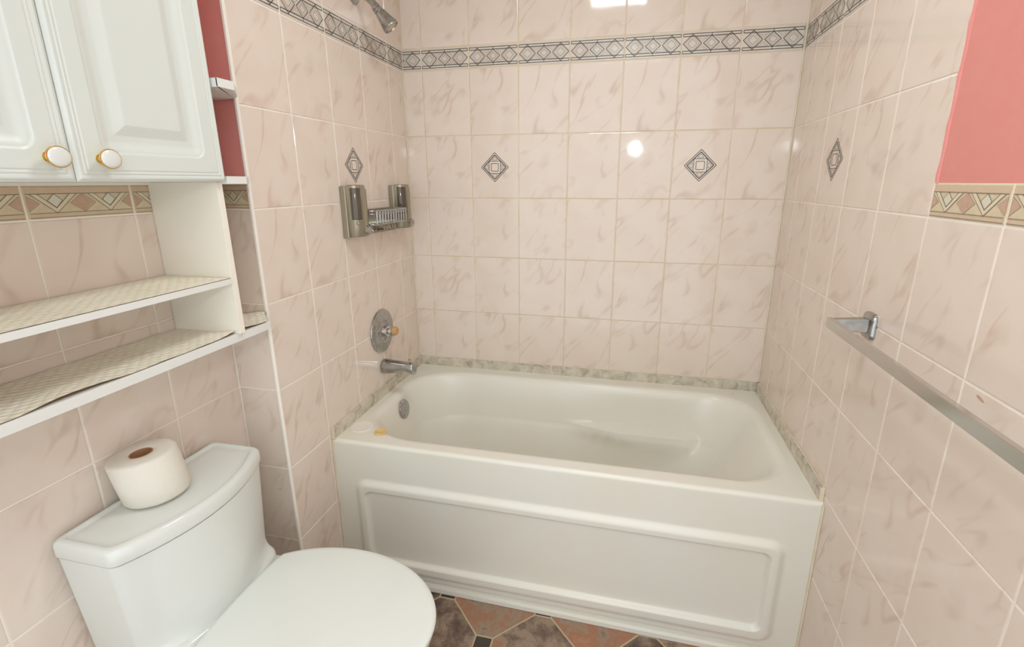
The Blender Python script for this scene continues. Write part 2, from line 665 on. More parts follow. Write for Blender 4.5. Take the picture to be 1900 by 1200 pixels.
def rhomb(mb, pl, cx, cy, R=0.058, ln=2, ln2=3):
    """the single diamond ornament printed on one tile"""
    diamond(mb, pl, cx, cy, R, R, 0.0028, ln)
    diamond(mb, pl, cx, cy, R * 0.84, R * 0.84, 0.0042, ln)
    s = R * 0.42
    for q in (s, s * 0.62):
        c = [(cx - q, cy - q), (cx + q, cy - q), (cx + q, cy + q), (cx - q, cy + q)]
        for i in range(4):
            line(mb, pl, c[i], c[(i + 1) % 4], 0.0024, ln)
    for ax, ay in ((1, 0), (-1, 0), (0, 1), (0, -1)):
        tip = (cx + ax * R * 0.72, cy + ay * R * 0.72)
        b0 = (cx + ax * R * 0.50 + ay * R * 0.19, cy + ay * R * 0.50 + ax * R * 0.19)
        b1 = (cx + ax * R * 0.50 - ay * R * 0.19, cy + ay * R * 0.50 - ax * R * 0.19)
        for p, q in ((tip, b0), (b0, b1), (b1, tip)):
            line(mb, pl, p, q, 0.0014, ln)


def beige_border(mb, pl, u0, u1, lim, o=4):
    """o = first material slot: bg, tan, brown, pale, cream, outline"""
    a, b = max(u0, lim[0]), min(u1, lim[1])
    if b - a < 0.008:
        return
    tile(mb, pl, a, ZC, b, ZCT, o)
    lm = (a + 0.004, b - 0.004)
    z0, z1 = ZC + 0.012, ZCT - 0.016
    w = u1 - u0

    def poly(pts, mi, d):
        # clip a convex polygon to lm
        for side, lim_ in ((1, lm[0]), (-1, lm[1])):
            out = []
            for i in range(len(pts)):
                p, q = pts[i], pts[(i + 1) % len(pts)]
                ip, iq = (p[0] - lim_) * side >= 0, (q[0] - lim_) * side >= 0
                if ip:
                    out.append(p)
                if ip != iq:
                    t = (lim_ - p[0]) / (q[0] - p[0])
                    out.append((lim_, p[1] + t * (q[1] - p[1])))
            pts = out
            if len(pts) < 3:
                return
        quad(mb, pl, pts, mi, d)
    poly([(u0, z1 + 0.001), (u1, z1 + 0.001), (u1, ZCT - 0.004), (u0, ZCT - 0.004)], o + 1, 0.0003)
    poly([(u0, ZC + 0.004), (u1, ZC + 0.004), (u1, z0 - 0.002), (u0, z0 - 0.002)], o + 1, 0.0003)
    for z in (z0, z1, ZC + 0.004):
        line(mb, pl, (u0, z), (u1, z), 0.0011, o + 5, lm, 0.0009)
    zm = (z0 + z1) / 2
    for f in (0, 0.5, 1.0):
        cx = u0 + w * f
        poly([(cx - 0.024, zm), (cx, z1), (cx + 0.024, zm), (cx, z0)], o + 2, 0.0005)
        diamond(mb, pl, cx, zm, 0.024, (z1 - z0) / 2, 0.0009, o + 5, lm)
    for f in (0.25, 0.75):
        cx = u0 + w * f
        for sg in (-1, 1):
            q = [(cx, z0), (cx + sg * 0.040, z1), (cx + sg * 0.028, z1), (cx, z0 + 0.009)]
            poly(q if sg < 0 else q[::-1], o + 4, 0.0006)
            line(mb, pl, q[0], q[1], 0.0010, o + 5, lm, 0.0009)
            line(mb, pl, q[3], q[2], 0.0010, o + 5, lm, 0.0009)
        zc = z1 - 0.0125
        poly([(cx - 0.013, zc), (cx, z1), (cx + 0.013, zc), (cx, z0 + 0.010)], o + 3, 0.0007)
        c = [(cx - 0.013, zc), (cx, z1), (cx + 0.013, zc), (cx, z0 + 0.010)]
        for i in range(4):
            line(mb, pl, c[i], c[(i + 1) % 4], 0.0010, o + 5, lm, 0.0009)


def field(mb, pl, u0, u1, g0, z0, z1, rows, border=None):
    """tiles between u0..u1, vertical grout lines at g0 + k*P, horizontal ones in rows"""
    k0 = math.floor((u0 - g0) / P) - 1
    us = [u0] + [g0 + k * P for k in range(k0, k0 + 40) if u0 + 0.006 < g0 + k * P < u1 - 0.006] + [u1]
    zs = sorted(set([z0, z1] + [r for r in rows if z0 < r < z1]))
    for i in range(len(us) - 1):
        for j in range(len(zs) - 1):
            tile(mb, pl, us[i], zs[j], us[i + 1], zs[j + 1])
    return us


WM = [M_tile, M_deco_bg, M_deco_ln, M_deco_ln2, M_bor_bg, M_bor_tan, M_bor_br, M_bor_lt, M_bor_cr, M_bor_ln, M_grout_y, M_grout_w]
GY, GW = 10, 11
DEP = 0.0016
ROWS_LOW = [ROW0 + k * H for k in range(8)]
ROWS_UP = [ZAT + k * H for k in range(3)]

# floor and ceiling
mb = MB()
mb.box((-0.25, YN - 0.1, -0.06), (L + 0.12, 0.1, 0))
mb.build('floor', M_floor, kind='structure')
mb = MB()
mb.box((-0.25, YN - 0.1, CEIL), (L + 0.12, 0.1, CEIL + 0.06))
mb.build('ceiling', M_ceil, kind='structure')

# back wall (plane y = 0)
pl = Plane((0, 0, 0), (1, 0, 0), (0, -1, 0))
mb = MB()
mb.box((-0.20, DEP, 0), (L + 0.07, 0.08, CEIL), GY)
field(mb, pl, 0, L, 0.0839, 0.0, ZA, ROWS_LOW)
field(mb, pl, 0, L, 0.0839, ZAT, CEIL, ROWS_UP)
for k in range(-1, 8):
    a = 0.0839 + k * P
    if min(a + P, L) - max(a, 0) > 0.01:
        grey_border(mb, pl, a, a + P, (0, L))
for cx in (0.0839 + 1.5 * P, 0.0839 + 5.5 * P):
    rhomb(mb, pl, cx, 1.220 + Z0)
mb.build('wall_back', WM, kind='structure', recalc=False)

# left wall of the alcove: a block 13 cm proud of the toilet wall, tiled on its face (x = 0) and on its end (y = -D)
pl = Plane((0, 0, 0), (0, 1, 0), (1, 0, 0))
mb = MB()
mb.box((-0.20, -D + DEP, 0), (-DEP, DEP, CEIL), GW)
field(mb, pl, -D, 0, -0.1322, 0.0, ZA, ROWS_LOW)
field(mb, pl, -D, 0, -0.1322, ZAT, CEIL, ROWS_UP)
for k in range(0, 6):
    a = -0.1322 - (k) * P
    if a + P > -D + 0.01:
        grey_border(mb, pl, a, a + P, (-D, 0))
rhomb(mb, pl, -0.436, 1.219 + Z0)
pe = Plane((0, -D, 0), (1, 0, 0), (0, -1, 0))
field(mb, pe, -W1, 0, 0.0, 0.0, ZC, ROWS_LOW)
beige_border(mb, pe, -P, 0, (-W1, 0))
mb.lathe([(-0.001, 0.0022), (0.0004, 0.0018), (0.0005, 0.0)], (-0.045, -D, 0.504), (0, -1, 0), 9, 10)
mb.build('wall_left', WM, kind='structure', recalc=False)
mb = MB()
mb.box((-W1, -D - 0.001, ZCT), (-0.004, -D + 0.004, CEIL))
mb.build('wall_left_paint', M_pink, kind='structure')

# wall behind the toilet (x = -W1)
pl = Plane((-W1, 0, 0), (0, 1, 0), (1, 0, 0))
mb = MB()
mb.box((-0.26, YN, 0), (-W1 - DEP, -D + 0.02, CEIL), GW)
field(mb, pl, YN, -D, -D, 0.0, ZC, ROWS_LOW)
for k in range(1, 12):
    beige_border(mb, pl, -D - k * P, -D - (k - 1) * P, (YN, -D))
mb.build('wall_recess', WM, kind='structure', recalc=False)
mb = MB()
mb.box((-W1 - 0.0015, YN, ZCT), (-W1 + 0.001, -D, CEIL))
mb.build('wall_recess_paint', M_pink, kind='structure')

# right wall (x = L), u runs towards the camera
pl = Plane((L, 0, 0), (0, -1, 0), (-1, 0, 0))
ER = 0.1251 + 4 * P
mb = MB()
mb.box((L + DEP, YR_END, 0), (L + 0.10, 0.08, CEIL), GW)
field(mb, pl, 0, ER, 0.1251, 0.0, ZA, ROWS_LOW)
field(mb, pl, 0, ER, 0.1251, ZAT, CEIL, ROWS_UP)
for k in range(-1, 4):
    a = 0.1251 + k * P
    grey_border(mb, pl, a, a + P, (0, ER))
rhomb(mb, pl, 0.427, 1.220 + Z0)
field(mb, pl, ER, -YR_END, 0.1251, 0.0, ZC, ROWS_LOW)
for k in range(0, 10):
    beige_border(mb, pl, ER + k * P, ER + (k + 1) * P, (ER, -YR_END))
mb.loft([[(L + 0.0005 - 0.0009 * f, -1.185 + 0.011 * q * math.cos(a), 1.0725 + 0.0032 * q * math.sin(a) + 0.002 * math.cos(a)) for a in [6.283 * k / 14 for k in range(14)]] for f, q in ((0, 1.0), (1, 0.9))], 6)
mb.build('wall_right', WM, kind='structure', recalc=False)
mb = MB()
mb.box((L + 0.0012, YR_END, ZCT), (L + 0.004, -ER, CEIL))
# a lumpy bead of paint along the edge of the tiling
rings = []
for i in range(60):
    z = ZCT + (CEIL - ZCT) * i / 59
    r = 0.0042 + 0.0010 * math.sin(i * 1.9) * math.sin(i * 0.7)
    y = -ER - 0.004 + 0.0008 * math.sin(i * 1.3)
    rings.append([(L + 0.002 + r * 1.0 * math.cos(a), y + r * math.sin(a), z) for a in [6.283 * k / 8 for k in range(8)]])
mb.loft(rings)
mb.build('wall_right_paint', M_pink, kind='structure', smooth=True)

# cream corner trim where the alcove meets the recess
mb = MB()
rings = []
for z in (0.0, CEIL):
    rings.append([(0.0025, -D + 0.005, z), (0.0030, -D - 0.0005, z), (0.001, -D - 0.0028, z), (-0.004, -D - 0.003, z), (-0.0045, -D + 0.001, z), (-0.001, -D + 0.005, z)])
mb.loft(rings)
mb.build('trim_1', M_grout_w, kind='structure', smooth=True)

# marble strips round the top of the tub
ZT = 0.316 + Z0                # tub deck
ZS = 0.358 + Z0                # head of the strips
FL, FR = -0.731, -0.748        # front edge of the tub at its left and right end
n_trim = [2]


def trim(mb, mats, **k):
    o = mb.build('trim_%d' % n_trim[0], mats, kind='structure', **k)
    n_trim[0] += 1
    return o


mb = MB()
mb.box((0.0105, -0.0105, ZT + 0.002), (0.6395, -0.0005, ZS))
trim(mb, M_marble, bevel=0.001)
mb = MB()
mb.box((0.6425, -0.0105, ZT + 0.002), (L - 0.0105, -0.0005, ZS))
trim(mb, M_marble, bevel=0.001)
mb = MB()
mb.box((0.0005, -0.727, ZT + 0.002), (0.0105, -0.0005, ZS + 0.002))
trim(mb, M_marble, bevel=0.001)
mb = MB()
mb.box((L - 0.0105, -0.735, ZT + 0.002), (L - 0.0005, -0.0005, ZS - 0.002))
trim(mb, M_marble, bevel=0.001)
# caulk lines
mb = MB()
mb.box((0.0105, -0.0128, ZT - 0.001), (L - 0.0105, -0.0108, ZT + 0.003))
mb.box((0.0105, -0.728, ZT - 0.001), (0.0130, -0.0108, ZT + 0.003))
mb.box((L - 0.0130, -0.738, ZT - 0.001), (L - 0.0105, -0.0108, ZT + 0.003))
mb.box((0.6393, -0.0112, ZT + 0.003), (0.6427, -0.0004, ZS))
mb.box((0.0004, -0.010, ZS + 0.0022), (0.004, -0.729, ZS + 0.0045))
mb.box((0.0004, -0.731, ZT), (0.011, -0.7272, ZS + 0.003))
mb.box((L - 0.004, -0.010, ZS - 0.0020), (L - 0.0004, -0.738, ZS + 0.0005))
mb.box((L - 0.011, -0.739, ZT), (L - 0.0004, -0.7352, ZS - 0.001))
mb.box((0.010, -0.0035, ZS), (L - 0.01, -0.0004, ZS + 0.0022))
mb.box((0.0004, -0.7345, 0.0), (0.005, -0.7295, ZT - 0.004))
mb.box((L - 0.006, -0.7545, 0.0), (L - 0.0004, -0.7475, ZT - 0.004))
mb.box((0.0004, -0.005, ZS + 0.003), (0.005, -0.0004, ZA - 0.002))
mb.box((L - 0.005, -0.005, ZS + 0.003), (L - 0.0004, -0.0004, CEIL - 0.001))
trim(mb, M_caulk, bevel=0.0006)

# ------------------------------------------------------------------ bathtub
tub = thing('bathtub', 'white alcove bathtub with a framed front apron, set between tiled walls', 'bathtub', (L / 2, -0.37, 0))


def front_y(x):
    return FL + (FR - FL) * x / L


def rrect(x0, x1, y0, y1, rl, rr, n=14, rlb=None, rrb=None):
    """rounded rectangle, counter-clockwise from the lower left corner"""
    rlb = rlb or rl
    rrb = rrb or rr
    pts = []
    for cx, cy, r, a0 in ((x0 + rl, y0 + rl * 0.75, rl, 180), (x1 - rr, y0 + rr, rr, 270), (x1 - rrb, y1 - rrb, rrb, 0), (x0 + rlb, y1 - rlb * 0.75, rlb, 90)):
        left = a0 in (180, 90)
        for k in range(n + 1):
            a = math.radians(a0 + 90 * k / n)
            pts.append((cx + r * math.cos(a), cy + r * math.sin(a) * (0.75 if left else 1)))
    return pts


def resample(pts, ns):
    """ns = points per straight/arc group is uneven, so spread N points by arc length"""
    N = ns
    seg = []
    tot = 0
    m = len(pts)
    for i in range(m):
        d = math.dist(pts[i], pts[(i + 1) % m])
        seg.append(d)
        tot += d
    out = []
    i, acc = 0, 0
    for k in range(N):
        t = tot * k / N
        while acc + seg[i] < t:
            acc += seg[i]
            i += 1
        f = (t - acc) / seg[i] if seg[i] > 1e-9 else 0
        p, q = pts[i], pts[(i + 1) % m]
        out.append((p[0] + (q[0] - p[0]) * f, p[1] + (q[1] - p[1]) * f))
    return out


NB = 240
# (depth below deck, inset left, inset right, inset front, inset back, corner radius left, right)
prof = [(0.000, -.016, -.018, -.014, -.012, .25, .17), (0.0015, -.006, -.008, -.006, -.005, .24, .165), (0.006, 0.004, 0.004, 0.003, 0.003, .235, .16),
        (0.016, 0.011, 0.014, 0.008, 0.009, .23, .158), (0.04, 0.020, 0.030, 0.014, 0.018, .225, .155),
        (0.09, 0.030, 0.058, 0.022, 0.030, .22, .15), (0.13, 0.037, 0.082, 0.029, 0.039, .215, .15), (0.150, 0.040, 0.094, 0.032, 0.043, .215, .15), (0.157, 0.041, 0.099, 0.033, 0.045, .213, .15),
        (0.161, 0.042, 0.102, 0.034, 0.046, .212, .15), (0.165, 0.042, 0.104, 0.034, 0.047, .212, .15), (0.169, 0.043, 0.107, 0.035, 0.048, .212, .15), (0.173, 0.044, 0.110, 0.035, 0.049, .212, .15), (0.178, 0.044, 0.112, 0.036, 0.050, .212, .15),
        (0.186, 0.046, 0.118, 0.038, 0.054, .21, .15), (0.20, 0.049, 0.128, 0.041, 0.060, .21, .15),
        (0.24, 0.056, 0.156, 0.050, 0.074, .20, .15), (0.30, 0.068, 0.200, 0.064, 0.092, .18, .14),
        (0.345, 0.082, 0.235, 0.082, 0.110, .16, .13), (0.368, 0.105, 0.262, 0.105, 0.133, .13, .11),
        (0.378, 0.140, 0.300, 0.140, 0.168, .10, .09), (0.381, 0.20, 0.37, 0.20, 0.22, .06, .06)]
BX0, BX1, BY0, BY1 = 0.052, 1.452, -0.678, -0.074
rings = []
for d, il, ir, jf, jb, rl, rr in prof:
    pts = resample(rrect(BX0 + il, BX1 - ir, BY0 + jf, BY1 - jb, rl, rr), NB)
    ring = []
    for x, y in pts:
        # the arm rest ledge in the far side
        k = sstep(0.72, 0.98, x) * (1 - sstep(1.215, 1.285, x)) * sstep(-0.38, -0.20, y)
        ledge = 0.050 * max(0.0, min(1.0, (d - 0.157) / 0.012)) * (1 - sstep(0.175, 0.30, d)) - 0.014 * (1 - max(0.0, min(1.0, (d - 0.157) / 0.012))) * sstep(0.02, 0.08, d)
        ring.append((x, y - k * ledge, ZT - d))
    rings.append(ring)
mb = MB()
mb.loft(rings, 0, cap0=False, cap1=True)
# deck between the basin and the rectangle of the tub
inner = rings[0]
x0, x1, yb = 0.0006, L - 0.0006, -0.0006


def edge_pt(p):
    """where the outline of the tub is met going outward from the basin"""
    cx, cy = L / 2, -0.376
    dx, dy = p[0] - cx, p[1] - cy
    best = 9
    if dx > 1e-9:
        best = min(best, (x1 - cx) / dx)
    if dx < -1e-9:
        best = min(best, (x0 - cx) / dx)
    if dy > 1e-9:
        best = min(best, (yb - cy) / dy)
    if dy < -1e-9:
        yf = FL
        for _ in range(12):
            t = (yf + 0.012 - cy) / dy
            yf = front_y(min(max(cx + dx * t, 0), L))
        best = min(best, (yf + 0.012 - cy) / dy)
    return (cx + dx * best, cy + dy * best)


outer = [edge_pt(p) for p in inner]
# put a vertex exactly at each corner
for c in ((x0, yb), (x1, yb), (x0, FL + 0.012), (x1, FR + 0.012)):
    i = min(range(NB), key=lambda k: math.dist(outer[k], c))
    outer[i] = c
mid = [((a[0] * 0.5 + b[0] * 0.5), (a[1] * 0.5 + b[1] * 0.5)) for a, b in zip(inner, outer)]
mb.loft([[(x, y, ZT) for x, y in outer], [(x, y, ZT) for x, y in mid], [(x, y, ZT) for x, y, z in inner]], 0, cap0=False, cap1=False)
mb.lathe([(-0.001, 0.0022), (0.0004, 0.0020), (0.0005, 0.0)], (1.404, -0.051, ZT), (0, 0, 1), 1, 10)
mb.build('tub_basin', [M_tub, M_dark], tub, smooth=True, angle=50)

# apron as a relief
xs = sorted(set([round(x1 * i / 300, 5) for i in range(301)] + [0.0006]))
xs = [x for x in xs if x >= 0.0006]
zs = [0.0 + ZT * i / 150 for i in range(151)]


def sd_rrect(x, z, ax, bx, az, bz, r):
    cx, cz = (ax + bx) / 2, (az + bz) / 2
    qx, qz = abs(x - cx) - (bx - ax) / 2 + r, abs(z - cz) - (bz - az) / 2 + r
    return min(max(qx, qz), 0) + math.hypot(max(qx, 0), max(qz, 0)) - r


def relief(x, z):
    zf = z - Z0
    o = sd_rrect(x, zf, 0.070, 1.440, -0.190, 0.190, 0.050)       # outer edge of the frame (negative inside)
    i = sd_rrect(x, zf, 0.116, 1.395, -0.137, 0.143, 0.022)       # recessed panel
    h = 0.0
    up = 0.013 * (1 - sstep(-0.026, 0.0, o))
    dn = 0.017 * (1 - sstep(-0.006, 0.004, i))
    h = up - dn
    # foot of the apron steps back, its flange steps out
    h -= 0.006 * (1 - sstep(-0.212, -0.204, zf))
    return h


mb = MB()
vs, fs = [], []
nz = len(zs)
for x in xs:
    for z in zs:
        vs.append((x, front_y(x) - relief(x, z) - 0.0, z * (ZT - 0.012) / ZT))
    # rounded front edge of the deck
    for k in range(1, 7):
        a = math.radians(90 * k / 6)
        vs.append((x, front_y(x) + 0.012 * (1 - math.cos(a)), ZT - 0.012 + 0.012 * math.sin(a)))
m = nz + 6
for i in range(len(xs) - 1):
    for j in range(m - 1):
        fs.append((i * m + j, (i + 1) * m + j, (i + 1) * m + j + 1, i * m + j + 1))
mb.add(vs, fs)
mb.build('apron', M_tub, tub, smooth=True, angle=60, recalc=False)

mb = MB()
mb.lathe([(-0.004, 0.030), (0.001, 0.040), (0.004, 0.0405), (0.008, 0.037), (0.0095, 0.030), (0.0095, 0.0)], (0.077, -0.352, 0.254 + Z0), (1, 0.0, 0.16), 0, 40)
mb.lathe([(0.009, 0.005), (0.012, 0.0045), (0.0125, 0.0)], (0.077, -0.352, 0.254 + Z0), (1, 0, 0.16), 1, 16)
mb.build('overflow_plate', [M_dull, M_chrome], tub, smooth=True, label='round metal overflow plate')

# white strip at the foot of the apron
mb = MB()
mb.loft([[(x, front_y(x) + 0.006, 0.0005), (x, front_y(x) - 0.002 - 0.008 * x / L, 0.0005), (x, front_y(x) - 0.002 - 0.008 * x / L, 0.018), (x, front_y(x) + 0.001 - 0.006 * x / L, 0.026), (x, front_y(x) + 0.006, 0.028)]
         for x in (0.001, 0.5, 1.0, L - 0.001)])
trim(mb, M_tub, bevel=0.0015)

# things lying on the deck
mb = MB()
mb.lathe([(0.0, 0.036), (0.0, 0.040), (0.0018, 0.0405), (0.0030, 0.0385), (0.0022, 0.034), (0.0022, 0.0)], (0.056, -0.632, ZT), (0, 0, 1), 0, 40)
tag(mb.build('plastic_disc', M_wdisc, smooth=True), 'flat white plastic disc on the bathtub deck against the left wall strip', 'disc')
mb = MB()
mb.lathe([(0.0, 0.018), (0.0, 0.0215), (0.003, 0.0225), (0.006, 0.021), (0.0062, 0.016), (0.0050, 0.014), (0.0052, 0.0)], (0.141, -0.655, ZT), (0, 0, 1), 0, 32)
tag(mb.build('drain_stopper', M_tdisc, smooth=True), 'small round tan disc on the front left deck of the bathtub', 'stopper')

# ------------------------------------------------------------------ taps
# valve
v = thing('shower_valve', 'round chrome mixer plate with a bare amber stem on the left tiled wall', 'tap', (0, -0.342, 0.585 + Z0))
mb = MB()
mb.lathe([(0.0005, 0.086), (0.003, 0.0885), (0.006, 0.0875), (0.0085, 0.080), (0.0075, 0.064), (0.0095, 0.058), (0.013, 0.050), (0.013, 0.044), (0.0105, 0.040), (0.012, 0.032), (0.016, 0.028), (0.016, 0.0)],
         (0, -0.342, 0.585 + Z0), (1, 0, 0), 0, 56)
mb.build('escutcheon_plate', M_dull, v, smooth=True, angle=40)
mb = MB()
mb.lathe([(0.014, 0.024), (0.030, 0.022), (0.033, 0.018), (0.034, 0.013), (0.046, 0.012), (0.048, 0.019), (0.054, 0.021), (0.057, 0.018), (0.057, 0.0)], (0, -0.342, 0.585 + Z0), (1, 0, 0), 0, 32)
mb.build('sleeve', M_chrome, v, smooth=True)
mb = MB()
mb.lathe([(0.050, 0.016), (0.058, 0.018), (0.066, 0.0175), (0.070, 0.014), (0.070, 0.0)], (0, -0.342, 0.586 + Z0), (1, -0.03, 0.05), 0, 20)
mb.build('stem', M_amber, v, smooth=True, label='amber plastic stem end')

# spout
s_ = thing('tub_spout', 'chrome tub spout with a small pull knob, below the round mixer plate', 'tap', (0, -0.350, 0.437 + Z0))
mb = MB()
rings = []
cz = 0.437 + Z0
for i in range(25):
    t = i / 24
    x = 0.0006 + 0.142 * t
    top = cz + 0.0315 - 0.004 * t
    bot = cz - 0.0325 + 0.021 * min(1, t / 0.8) - 0.010 * sstep(0.78, 0.93, t)
    if t > 0.95:
        top -= 0.010 * ((t - 0.95) / 0.05) ** 2
    wy = 0.030 - 0.008 * sstep(0, 1, t)
    if i == 0:
        top -= 0.003
        bot += 0.003
        wy -= 0.003
    c, h = (top + bot) / 2, (top - bot) / 2
    rings.append([(x, -0.350 - 0.012 * t + wy * math.cos(6.283 * k / 28), c + h * math.sin(6.283 * k / 28)) for k in range(28)])
mb.loft(rings)
mb.build('spout_body', M_dull, s_, smooth=True, angle=60)
mb = MB()
mb.lathe([(0, 0.0045), (0.006, 0.0045), (0.007, 0.008), (0.012, 0.0085), (0.014, 0.006), (0.014, 0)], (0.125, -0.3605, cz + 0.030), (0, 0, 1), 0, 16)
mb.build('diverter_knob', M_chrome, s_, smooth=True)

# shower head
sh = thing('wall_shower', 'chrome shower head on a bent arm, near the grey border of the left wall', 'shower', (0, -0.350, 2.0))
mb = MB()
mb.lathe([(0.0006, 0.030), (0.004, 0.031), (0.009, 0.027), (0.013, 0.017), (0.014, 0.0)], (0, -0.350, 1.772 + Z0), (1, 0, 0), 0, 32)
mb.build('wall_flange', M_dull, sh, smooth=True)
mb = MB()
path = []
for i in range(13):
    t = i / 12
    path.append((0.008 + 0.080 * t, -0.352 - 0.004 * t, 1.772 + Z0 - 0.050 * t ** 2.0))
mb.tube(path, 0.0115, 0, 16)
mb.build('shower_arm', M_dull, sh, smooth=True)
ax = Vector((0.60, 0.16, -0.78)).normalized()
o0 = Vector((0.080, -0.356, 1.729 + Z0))
mb = MB()
mb.lathe([(0.0, 0.012), (0.002, 0.0145), (0.010, 0.0150), (0.012, 0.0125), (0.014, 0.0155), (0.020, 0.0160), (0.022, 0.0140), (0.026, 0.0170), (0.074, 0.0275), (0.078, 0.0285), (0.082, 0.0280),
          (0.083, 0.0250), (0.079, 0.0235), (0.079, 0.0)], o0, ax, 0, 36)
mb.build('spray_head', M_dull, sh, smooth=True, angle=30)
mb = MB()
mb.lathe([(0.078, 0.020), (0.081, 0.018), (0.0815, 0.010), (0.084, 0.008), (0.084, 0)], o0, ax, 0, 24)
mb.build('spray_face', M_face, sh, smooth=True, label='yellowed spray face')

# ------------------------------------------------------------------ soap dispenser rack
sd = thing('soap_dispenser_rack', 'silver double soap dispenser with a slotted basket between, on the left tiled wall', 'dispenser', (0, -0.32, 1.215))


def dispenser(y0, y1, z0, z1, dpt):
    yc, hw = (y0 + y1) / 2, (y1 - y0) / 2
    b = MB()
    b.box((0.0006, y0 - 0.010, z0), (0.022, y1 - 0.004, z1 - 0.004), 0)
    b.build('back_plate', M_satin, sd, bevel=0.003)
    b = MB()
    # tall rounded housing, D-shaped in plan
    rings = []
    for z, g in ((z0 + 0.004, 0.94), (z0 + 0.008, 1.0), (z1 - 0.008, 1.0), (z1 - 0.002, 0.96), (z1, 0.86)):
        r = []
        for k in range(21):
            a = math.radians(-90 + 180 * k / 20)
            r.append((0.021 + (dpt - 0.021) * math.cos(a) ** 0.75 * g, yc + hw * math.sin(a) * g, z))
        rings.append(r)
    b.loft(rings)
    h = b.build('housing', M_satin, sd, smooth=True, angle=40)
    b = MB()
    # smoked reservoir window on the side towards the room
    rings = []
    for z in (z0 + 0.062, z0 + 0.066, z1 - 0.014, z1 - 0.010):
        e = 0.0 if z in (z0 + 0.062, z1 - 0.010) else 0.0014
        r = []
        for k in range(13):
            a = math.radians(-80 + 52 * k / 12)
            r.append((0.021 + (dpt - 0.021) * math.cos(a) ** 0.75 + e * math.cos(a), yc + (hw + e) * math.sin(a) - 0, z))
        r += [(0.024, yc, z)]
        rings.append(r)
    b.loft(rings)
    b.build('reservoir_window', M_darkwin, h, smooth=True, angle=40, label='smoked reservoir window')
    b = MB()
    b.lathe([(-0.008, 0.0150), (0.008, 0.0165), (0.014, 0.0160), (0.0165, 0.0125), (0.0165, 0.0)], (dpt - 0.006, yc + hw * 0.15, z0 + 0.024), (1, -0.1, 0.0), 0, 24)
    b.build('push_button', M_dull, h, smooth=True, label='round chrome push button')
    b = MB()
    rings = []
    for z in (z0 + 0.006, z0 + 0.009, z1 - 0.016, z1 - 0.012):
        e = 0.0 if z in (z0 + 0.006, z1 - 0.012) else 0.003
        r = []
        for k in range(9):
            a = math.radians(-22 + 60 * k / 8)
            r.append((0.021 + (dpt - 0.021) * math.cos(a) ** 0.75 + e * math.cos(a), yc + (hw + e) * math.sin(a), z))
        r += [(0.024, yc, z)]
        rings.append(r)
    b.loft(rings)
    b.build('front_ridge', M_satin, h, smooth=True, angle=30)
    b = MB()
    b.box((0.022, y0 + 0.004, z0 + 0.044), (dpt * 0.86, yc + 0.004, z0 + 0.060), 0)
    b.build('band', M_satin, h, bevel=0.003)


dispenser(-0.535, -0.463, 0.976 + Z0, 1.153 + Z0, 0.064)
dispenser(-0.190, -0.118, 0.976 + Z0, 1.153 + Z0, 0.064)
# basket
mb = MB()
yb0, yb1, zb0, zb1, xb = -0.462, -0.190, 1.015 + Z0, 1.062 + Z0, 0.075


def tray_path(z, inset=0.0):
    pts = []
    for k in range(9):
        a = math.radians(180 + 90 * k / 8)
        pts.append((xb - 0.03 - inset - 0.03 * math.sin(a) * 0 + (0.03) * (-math.sin(a)), yb0 + 0.03 + inset + 0.03 * math.cos(a), z))
    for k in range(9):
        a = math.radians(270 + 90 * k / 8)
        pts.append((xb - 0.03 - inset + 0.03 * (-math.sin(a)), yb1 - 0.03 - inset + 0.03 * math.cos(a), z))
    return [(0.004, yb0 + inset, z)] + pts + [(0.004, yb1 - inset, z)]


for z, r in ((zb1, 0.0042), (zb1 - 0.010, 0.0032), (zb0, 0.0036)):
    mb.tube(tray_path(z), r, 0, 8)
for k in range(12):
    y = yb0 + 0.02 + (yb1 - yb0 - 0.04) * k / 11
    mb.tube([(xb, y, zb1), (xb - 0.001, y, zb0), (0.006, y, zb0 - 0.002)], 0.0036, 0, 6)
for x in (0.02, 0.04, 0.058):
    mb.tube([(x, yb0 + 0.004, zb0), (x, yb1 - 0.004, zb0)], 0.0022, 0, 6)
mb.build('basket', M_dull, sd, smooth=True, label='slotted dull chrome basket')
mb = MB()
mb.box((0.0006, yb0, zb0 - 0.004), (0.006, yb1, zb1 + 0.004), 0)
mb.build('back_bar', M_satin, sd, bevel=0.002)
mb = MB()
for k in range(6):
    y = -0.345 + 0.017 * k
    mb.tube([(0.010, y, zb0 - 0.004), (0.044, y, zb0 - 0.008), (0.050, y, zb0 - 0.030), (0.010, y, zb0 - 0.034)], 0.0040, 0, 6)
mb.box((0.0006, -0.354, zb0 - 0.038), (0.012, -0.252, zb0 - 0.004), 0)
mb.build('razor_holder', M_satin, sd, smooth=True)
mb = MB()
mb.tube([(0.006, -0.432, zb0 - 0.002), (0.040, -0.432, zb0 - 0.010), (0.052, -0.430, zb0 - 0.026), (0.060, -0.428, zb0 - 0.014)], 0.0045, 0, 8)
mb.build('hook', M_dull, sd, smooth=True)

# ------------------------------------------------------------------ towel rail
tr = thing('towel_rail', 'square chrome towel rail on the right tiled wall', 'towel rail', (L, -1.2, 0.833 + Z0))


